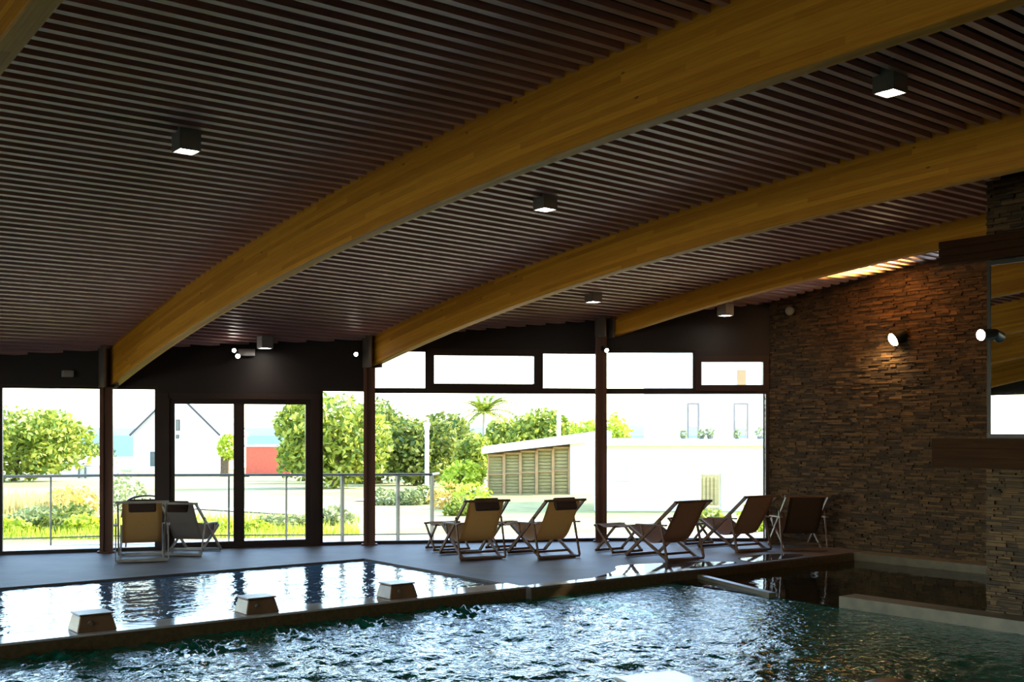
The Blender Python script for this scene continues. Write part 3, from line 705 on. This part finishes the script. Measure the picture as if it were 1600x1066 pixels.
tree(738, 46, 1.7, .9, 'slender green tree left of the pavilion', 'leafy', n=2000, size=.13, seed=13)
tree(722, 38, .75, .8, 'light bush left of the pavilion', 'leafb', n=1500, size=.10, seed=14)
tree(788, 62, 2.6, 1.5, 'yellow green tree behind the left end of the pavilion roof', 'leafy', n=3000, size=.17, seed=15)
tree(840, 58, 3.0, 2.0, 'rounded bright tree behind the middle of the pavilion roof', 'leafy', n=4600, size=.17, seed=16)
tree(905, 70, 2.6, 2.0, 'pale tree behind the pavilion roof by the glare-lit column', 'leafb', n=2600, size=.18, seed=17)
tree(965, 68, 2.9, 1.2, 'yellow tree just right of the glare-lit column', 'leafb', n=1500, size=.18, seed=18)
# feathery palm like tree with pale trunk
b_ = P(756, 50, gz(50)); t = thing('palm_tree', 'feathery crowned tree on a thin pale trunk above the pavilion corner', 'tree', b_, -TH)
MB().tube([(0,0,0),(0,0,3.2)], [.09,.06], 8).build('trunk', 'paintw', t)
r = random.Random(5); lf = MB()
for k in range(26):
    a = r.uniform(0,6.28); e = r.uniform(-.2,1.1); L = r.uniform(.9,1.6); pr = Vector((0,0,3.2)); dr = Vector((math.cos(a)*math.cos(e), math.sin(a)*math.cos(e), math.sin(e)))
    for q in range(16):
        pr = pr+dr*L/16; dr = (dr+Vector((0,0,-.07))).normalized(); sd = dr.cross(Vector((0,0,1))).normalized()
        for s in (-1,1): lf.quadmesh([pr, pr+sd*s*.22+dr*.1+Vector((0,0,-.05)), pr+sd*s*.20+dr*.14, pr+dr*.04], [(0,1,2,3)])
lf.build('fronds', 'leafy', t)
# shrubs
def shrub(u, dep, rad, h, m, label, seed, n=500, size=.06, group='garden shrubs', name='shrub'):
    b_ = P(u, dep, gz(dep)-.02); t = thing(name, label, 'shrub', b_, -TH, group)
    crown([(0,0,h*.5,rad,rad*.8,h*.55),(rad*.5,0,h*.35,rad*.6,rad*.6,h*.4),(-rad*.5,0,h*.38,rad*.6,rad*.6,h*.42)], n, size, seed).build('foliage', m, t)
    MB().tube([(0,0,0),(0,0,h*.5)], [.02,.012], 6).build('stem', 'bark', t)
SH = [(45,19.6,.42,.42,'leafg','grey green shrub outside the left window, beside the left edge'),(85,19.2,.36,.40,'leafd','dark green shrub in the middle of the left window'),
 (128,19.0,.32,.36,'leafb','bright lime shrub left of the first column'),(62,21.5,.5,.38,'leafg','second row shrub in the left window'),(112,21.8,.45,.42,'leafd','dark shrub in the second row left of the first column'),
 (15,18.9,.40,.30,'leafb','low lime shrub at the very left edge'),(118,26,.62,.62,'leafo','orange tinted bush in the left window'),(98,28,.5,.5,'leafb','yellow bush beside the orange tinted bush'),
 (196,27,.45,1.0,'leafg','reddish grey bush right of the first column'),(340,19.0,.33,.28,'leafb','lime plants at the foot of the left door leaf'),(400,19.2,.25,.26,'leafb','lime plant at the left foot of the right door leaf'),
 (425,20.2,.40,.28,'leafg','grey green plants in the right door leaf'),(462,20.6,.32,.26,'leafg','sparse plants near the hinge side of the right door leaf'),(520,21.0,.38,.40,'leafg','grey green shrub right of the doors'),
 (600,30,.40,.46,'leafg','small round shrub first in the row beyond the lawn'),(640,30,.34,.44,'leafg','small round shrub second in the row beyond the lawn'),(662,30.5,.36,.50,'leafd','small dark shrub third in the row beyond the lawn'),
 (700,28,.50,.66,'leafo','golden bush right of the railing end'),(738,27,.45,.72,'leafb','tall yellow bush left of the pavilion wall'),(718,25,.34,.40,'leafy','green bush below the golden bush'),
 (1186,19.5,.35,.55,'leafb','yellow shrub seen beside the stone wall corner'),(1108,21,.30,.34,'leafy','green plant seen low in the glare')]
for i, (u, dp, rd, h, m_, lb) in enumerate(SH): shrub(u, dp, rd, h, m_, lb, 40+i)
# ornamental grass and low planting: nobody could count it
gr = MB(); r = random.Random(9)
for k in range(4200):
    u = r.uniform(-120,110); dp = r.uniform(25.5,29); b_ = P(u, dp, gz(dp)); h = r.uniform(.25,.55); a = r.uniform(0,6.28); w = .012
    gr.quadmesh([b_+Vector((math.cos(a)*w,math.sin(a)*w,0)), b_-Vector((math.cos(a)*w,math.sin(a)*w,0)), b_+Vector((r.uniform(-.12,.12),r.uniform(-.12,.12),h))], [(0,1,2)])
tag(gr.build('ornamental_grass', 'blade'), 'band of straw coloured ornamental grass in the left window', 'grass', kind='stuff')
gr = MB()
for k in range(9000):
    u = r.uniform(-150,560); dp = r.choice((r.uniform(17.9,19.5), r.uniform(18,24))); b_ = P(u, dp, gz(dp)); h = r.uniform(.06,.22); a = r.uniform(0,6.28); w = .014
    gr.quadmesh([b_+Vector((math.cos(a)*w,math.sin(a)*w,0)), b_-Vector((math.cos(a)*w,math.sin(a)*w,0)), b_+Vector((r.uniform(-.07,.07),r.uniform(-.07,.07),h))], [(0,1,2)])
tag(gr.build('meadow_plants', 'leafb'), 'low meadow planting behind the terrace railing', 'plants', kind='stuff')
# paths
pa = MB()
def strip(p0, p1, w0, w1):
    a, b = P(*p0), P(*p1); a.z = gz(p0[1])+.03; b.z = gz(p1[1])+.03
    f0 = Vector((ST,CT,0)); n_ = 10
    for k in range(n_):
        q = [];
        for tt in (k/n_, (k+1)/n_):
            dd = p0[1]+(p1[1]-p0[1])*tt; c = a.lerp(b, tt); w = w0+(w1-w0)*tt
            q += [c-f0*w, c+f0*w]
        q[0].z = gz((q[0].x*ST+q[0].y*CT))+.02; 
        for v in q: v.z = gz(v.x*ST+v.y*CT)+.025
        pa.quadmesh([q[0],q[2],q[3],q[1]], [(0,1,2,3)])
strip((-150,22.6),(160,24.2),.5,.5); strip((250,29.5),(480,25.5),.6,.6); strip((560,33),(700,33.5),.8,.8)
struct(pa.build('garden_path', 'path'), 'pale garden paths')
# gabled house
b_ = P(275, 85, gz(85)); t = thing('gabled_house', 'overexposed white gabled house behind the left door leaf', 'house', b_, -TH)
hwid, eave, apex, dpt = 3.25, 2.75, 5.95, 9
m_ = MB(); m_.quadmesh([(-hwid,0,0),(hwid,0,0),(hwid,0,eave),(0,0,apex),(-hwid,0,eave),(-hwid,dpt,0),(hwid,dpt,0),(hwid,dpt,eave),(0,dpt,apex),(-hwid,dpt,eave)], [(0,1,2,3,4),(9,8,7,6,5),(1,6,7,2),(5,0,4,9),(0,5,6,1),(2,7,8,3),(3,8,9,4)]); m_.build('wall', 'render_w', t)
m_ = MB()
for s in (-1,1):
    m_.quadmesh([(s*(hwid+.15),-.25,eave-.1),(0,-.25,apex+.06),(0,dpt+.2,apex+.06),(s*(hwid+.15),dpt+.2,eave-.1),(s*(hwid+.15),-.25,eave+.06),(0,-.25,apex+.24),(0,dpt+.2,apex+.24),(s*(hwid+.15),dpt+.2,eave+.06)], [(0,1,2,3),(7,6,5,4),(0,4,5,1),(1,5,6,2),(2,6,7,3),(3,7,4,0)])
m_.build('roof', 'roofw', t)
m_ = MB()
for s in (-1,1): m_.bar((s*(hwid+.18),-.28,eave-.02),(0,-.28,apex+.16),.06,.16)
m_.build('verge', 'slate', t)
for x_, z_, w_, h_ in ((.15,3.1,.3,.85),(.12,2.5,.25,.3),(-1.5,.4,.9,1.1)):
    w1 = MB().box((x_-w_/2,-.06,z_),(x_+w_/2,.02,z_+h_)).build('window', 'slate', t); MB().box((x_-w_/2+.05,-.075,z_+.05),(x_+w_/2-.05,-.062,z_+h_-.05)).build('pane', 'dglass', w1)
# red cabin
b_ = P(418, 72, gz(72)); t = thing('red_cabin', 'orange red flat roofed cabin behind the right door leaf', 'building', b_, -TH)
MB().box((-1.4,0,0),(1.45,3,1.80)).build('wall', 'red', t); MB().box((-1.48,-.08,1.80),(1.53,3.1,1.90)).build('roof', 'paving', t)
# yellow bush in front of the house and its stump
b_ = P(356, 66, gz(66)); t = thing('tree', 'lemon yellow round tree beside the white house', 'tree', b_, -TH, 'garden trees')
crown([(0,0,1.75,.62,.5,.75)], 900, .12, 77).build('foliage', 'leafb', t); MB().box((-.42,-.1,0),(.05,.2,1.2)).build('trunk', 'bark', t)
# low building at left
b_ = P(118, 62, gz(62)); t = thing('low_building', 'low white roofed building beyond the left window', 'building', b_, -TH)
MB().quadmesh([(-1.6,0,.9),(1.6,0,.62),(1.6,3,1.0),(-1.4,3,1.15),(-1.6,0,.98),(1.6,0,.70),(1.6,3,1.08),(-1.4,3,1.23)], [(0,3,2,1),(4,5,6,7),(0,1,5,4),(1,2,6,5),(2,3,7,6),(3,0,4,7)]).build('roof', 'roofw', t)
MB().box((-1.4,.1,0),(1.5,2.8,.66)).build('wall', 'render_w', t)
for x_ in (.15,.5): MB().box((x_,-.04,.0),(x_+.08,.04,.62)).build('post', 'rail', t)
# lamp posts
def lamppost(u, dep, vtop, label):
    b_ = P(u, dep, gz(dep)); zt = EYE+(HV-vtop)/F*dep; t = thing('garden_lamp', label, 'lamp post', b_, -TH, 'white garden lamp posts'); H = zt-b_.z
    MB().tube([(0,0,0),(0,0,H-.25)], .065*dep/35, 10).build('pole', 'render_w', t); MB().tube([(0,0,H-.25),(0,0,H-.02),(0,0,H)], [.07,.11,.06], 12).build('lamp_head', 'roofw', t)
lamppost(667, 34, 660, 'white garden lamp post in front of the dark trees'); lamppost(873, 48, 634, 'white post rising behind the pavilion roof')
# garden pavilion
b_ = P(762, 38, 0); zb0 = gz(38)-.05; b_.z = zb0
t = thing('garden_pavilion', 'timber and glass garden pavilion with a sloping white roof', 'pavilion', b_, -TH)
Lp = (893-762)/F*37.0; Lr = Lp; ztL = EYE-(709-HV)/F*38-zb0; ztR = EYE-(694-HV)/F*38-zb0
back = MB(); back.quadmesh([(0,.35,0),(Lr,.35,0),(Lr,.35,ztR),(0,.35,ztL),(0,3,0),(Lr,3,0),(Lr,3,ztR),(0,3,ztL)], [(0,1,2,3),(7,6,5,4),(0,4,5,1),(0,3,7,4),(3,2,6,7),(1,5,6,2)]); back.build('timber_wall', 'timber', t)
for k in range(5):
    x0, x1 = Lp*k/5+.03, Lp*(k+1)/5-.03; zt = ztL+(ztR-ztL)*(k)/5-.03
    fr_ = MB(); fr_.box((x0-.03,-.03,0),(x0+.02,.03,zt)); fr_.box((x1-.02,-.03,0),(x1+.03,.03,zt)); fr_.box((x0,-.03,0),(x1,.03,.06)); fr_.box((x0,-.03,zt*.5),(x1,.03,zt*.5+.04)); fr_.box((x0,-.03,zt-.06),(x1,.03,zt)); fo = fr_.build('glazed_panel', 'timber', t)
    MB().box((x0+.02,.0,.06),(x1-.02,.01,zt-.06)).build('pane', 'glass', fo)
    bl = MB()
    for q in range(14): bl.box((x0+.03,.10,zt*q/14+.01),(x1-.03,.12,zt*(q+.82)/14+.01))
    bl.build('blind', 'curtain', fo)
ex = 1.4
rf = MB(); z2 = ztR+(ztR-ztL)/Lr*ex
rf.quadmesh([(-.2,-.5,ztL),(Lr+ex,-.5,z2),(Lr+ex,3.2,z2+.02),(-.2,3.2,ztL),(-.2,-.5,ztL+.20),(Lr+ex,-.5,z2+.28),(Lr+ex,3.2,z2+.3),(-.2,3.2,ztL+.2)], [(0,3,2,1),(4,5,6,7),(0,1,5,4),(1,2,6,5),(2,3,7,6),(3,0,4,7)]); rf.build('roof', 'roofw', t)
MB().box((Lr+.02,-.15,0),(Lr+1.35,2.9,ztR+.1)).build('white_wall', 'render_w', t)
# white building at right
Dp = 27; b_ = P(940, Dp, gz(Dp)-.05); z0 = b_.z
t = thing('white_building', 'overexposed white building with balcony filling the right window', 'building', b_, -TH)
def X_(u): return (u-940)/F*Dp
def Z_(v): return EYE-(v-HV)/F*Dp-z0
def wallp(mb_, u0, u1, v0, v1, d0=0, d1=.3): mb_.box((X_(u0),d0,Z_(v1)),(X_(u1),d1,Z_(v0)))
lo = MB(); wallp(lo, 930, 1092, 690, 800); wallp(lo, 1127, 1168, 690, 800); wallp(lo, 1092, 1127, 690, 740); wallp(lo, 1168, 1400, 690, 738); wallp(lo, 1205, 1400, 738, 800); lo.build('ground_floor_wall', 'render_w', t)
up = MB(); wallp(up, 1055, 1094, 540, 690, 2.0, 2.3); wallp(up, 1114, 1400, 540, 627, 2.0, 2.3); wallp(up, 1094, 1114, 540, 627, 2.0, 2.3); wallp(up, 1114, 1172, 627, 690, 2.0, 2.3); wallp(up, 1196, 1400, 627, 690, 2.0, 2.3); wallp(up, 1052, 1058, 540, 690, 2.3, 6); up.build('upper_wall', 'render_w', t)
sl = MB(); sl.box((X_(925),-.3,Z_(696)),(X_(1400),2.4,Z_(686))); sl.build('balcony_floor', 'render_w', t)
rf = MB(); rf.box((X_(1048),1.6,Z_(544)),(X_(1400),6,Z_(536))); rf.build('roof', 'roofw', t)
for (u0, u1, v0, v1) in ((1094,1114,627,690),(1172,1196,627,690)):
    f_ = MB(); w_ = .04; x0, x1, z0_, z1_ = X_(u0), X_(u1), Z_(v1), Z_(v0)
    f_.box((x0,1.96,z0_),(x0+w_,2.1,z1_)); f_.box((x1-w_,1.96,z0_),(x1,2.1,z1_)); f_.box((x0+w_,1.96,z1_-w_),(x1-w_,2.1,z1_)); fo = f_.build('window', 'plate', t); MB().box((x0+w_,2.0,z0_),(x1-w_,2.02,z1_-w_)).build('pane', 'glass', fo)
f_ = MB(); f_.box((X_(1178),1.94,Z_(598)),(X_(1192),2.0,Z_(572))); f_.build('window', 'timber', t)
f_ = MB(); f_.box((X_(962),-.04,Z_(752)),(X_(984),.0,Z_(728))); f_.build('window', 'paving', t)
dr = MB(); dr.box((X_(1096),-.02,Z_(790)),(X_(1123),.05,Z_(742))); 
for k in range(4): dr.box((X_(1098+6*k),-.05,Z_(788)),(X_(1101+6*k),-.02,Z_(746)))
dr.build('gate', 'curtain', t)
for i, (u, sc_) in enumerate(((1068,1),(1096,1),(1110,1.3),(1152,1),(1188,1.3))):
    b_ = P(u, Dp-.1, EYE-(688-HV)/F*Dp); tt = thing('potted_plant', ['first potted plant on the white balcony','second potted plant on the white balcony','bushy potted plant in the middle of the white balcony','potted plant on the balcony right of the tall window','red leaved potted plant on the balcony near the stone wall'][i], 'potted plant', b_, 0, 'potted plants on the balcony')
    MB().tube([(0,0,0),(0,0,.07*sc_)], [.05*sc_,.065*sc_], 10).build('pot', 'rail', tt); crown([(0,0,.15*sc_,.09*sc_,.09*sc_,.10*sc_)], 90, .04, 90+i).build('foliage', 'leafg', tt)
# sea and far hills
m_ = MB(); vs = [W(-9000,380,-12),W(9000,380,-12),W(9000,9000,-12),W(-9000,9000,-12)]; m_.quadmesh(vs, [(0,1,2,3)]); tag(m_.build('sea', 'sea'), 'pale blue sea on the horizon', 'sea', kind='stuff')
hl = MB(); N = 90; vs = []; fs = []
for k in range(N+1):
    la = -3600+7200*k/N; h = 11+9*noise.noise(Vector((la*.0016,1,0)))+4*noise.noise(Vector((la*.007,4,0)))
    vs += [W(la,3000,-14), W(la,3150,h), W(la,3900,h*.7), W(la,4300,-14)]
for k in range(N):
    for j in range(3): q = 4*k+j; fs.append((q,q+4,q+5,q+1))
struct(hl.quadmesh(vs, fs).build('far_hills', 'hill', smooth=True), 'hills across the water, haze put into their pale colour')
# ================================================================ light
w = bpy.data.worlds.new('sky'); sc.world = w; w.use_nodes = True; ns = w.node_tree.nodes; lk = w.node_tree.links
bg = ns['Background']; sk = ns.new('ShaderNodeTexSky'); sk.sky_type = 'NISHITA'; sk.sun_disc = False
SUN_EL, SUN_AZ = R_(34), Vector((.90,-.36,0)).normalized()
sk.sun_elevation = SUN_EL; sk.sun_rotation = math.atan2(SUN_AZ.x, SUN_AZ.y); sk.dust_density = .7; sk.air_density = 1.0; sk.ozone_density = 1.5
lk.new(sk.outputs[0], bg.inputs[0]); bg.inputs[1].default_value = .62
sd = Vector((SUN_AZ.x*math.cos(SUN_EL), SUN_AZ.y*math.cos(SUN_EL), math.sin(SUN_EL)))
lamp('SUN', (0,0,30), 4.8, (1,.93,.80), -sd, angle=R_(1.0))
# ================================================================ camera
cd = bpy.data.cameras.new('camera'); co = bpy.data.objects.new('camera', cd); COL.objects.link(co); sc.camera = co
co.location = (0,0,EYE); co.rotation_euler = (math.pi/2, 0, -TH)
cd.sensor_width = 36; cd.lens = F/1600*36; cd.shift_y = (HV-533)/1600; cd.clip_end = 20000; cd.clip_start = .05
vs_ = sc.view_settings; sc.display_settings.display_device = 'sRGB'; vs_.view_transform = 'Standard'; vs_.look = 'None'; vs_.exposure = 1.27; vs_.gamma = 1; vs_.use_curve_mapping = False
sc.cycles.max_bounces = 9; sc.cycles.diffuse_bounces = 5; sc.cycles.glossy_bounces = 4; sc.cycles.transparent_max_bounces = 16; sc.cycles.caustics_reflective = False; sc.cycles.caustics_refractive = False
sc.cycles.use_denoising = True; sc.cycles.sample_clamp_indirect = 8
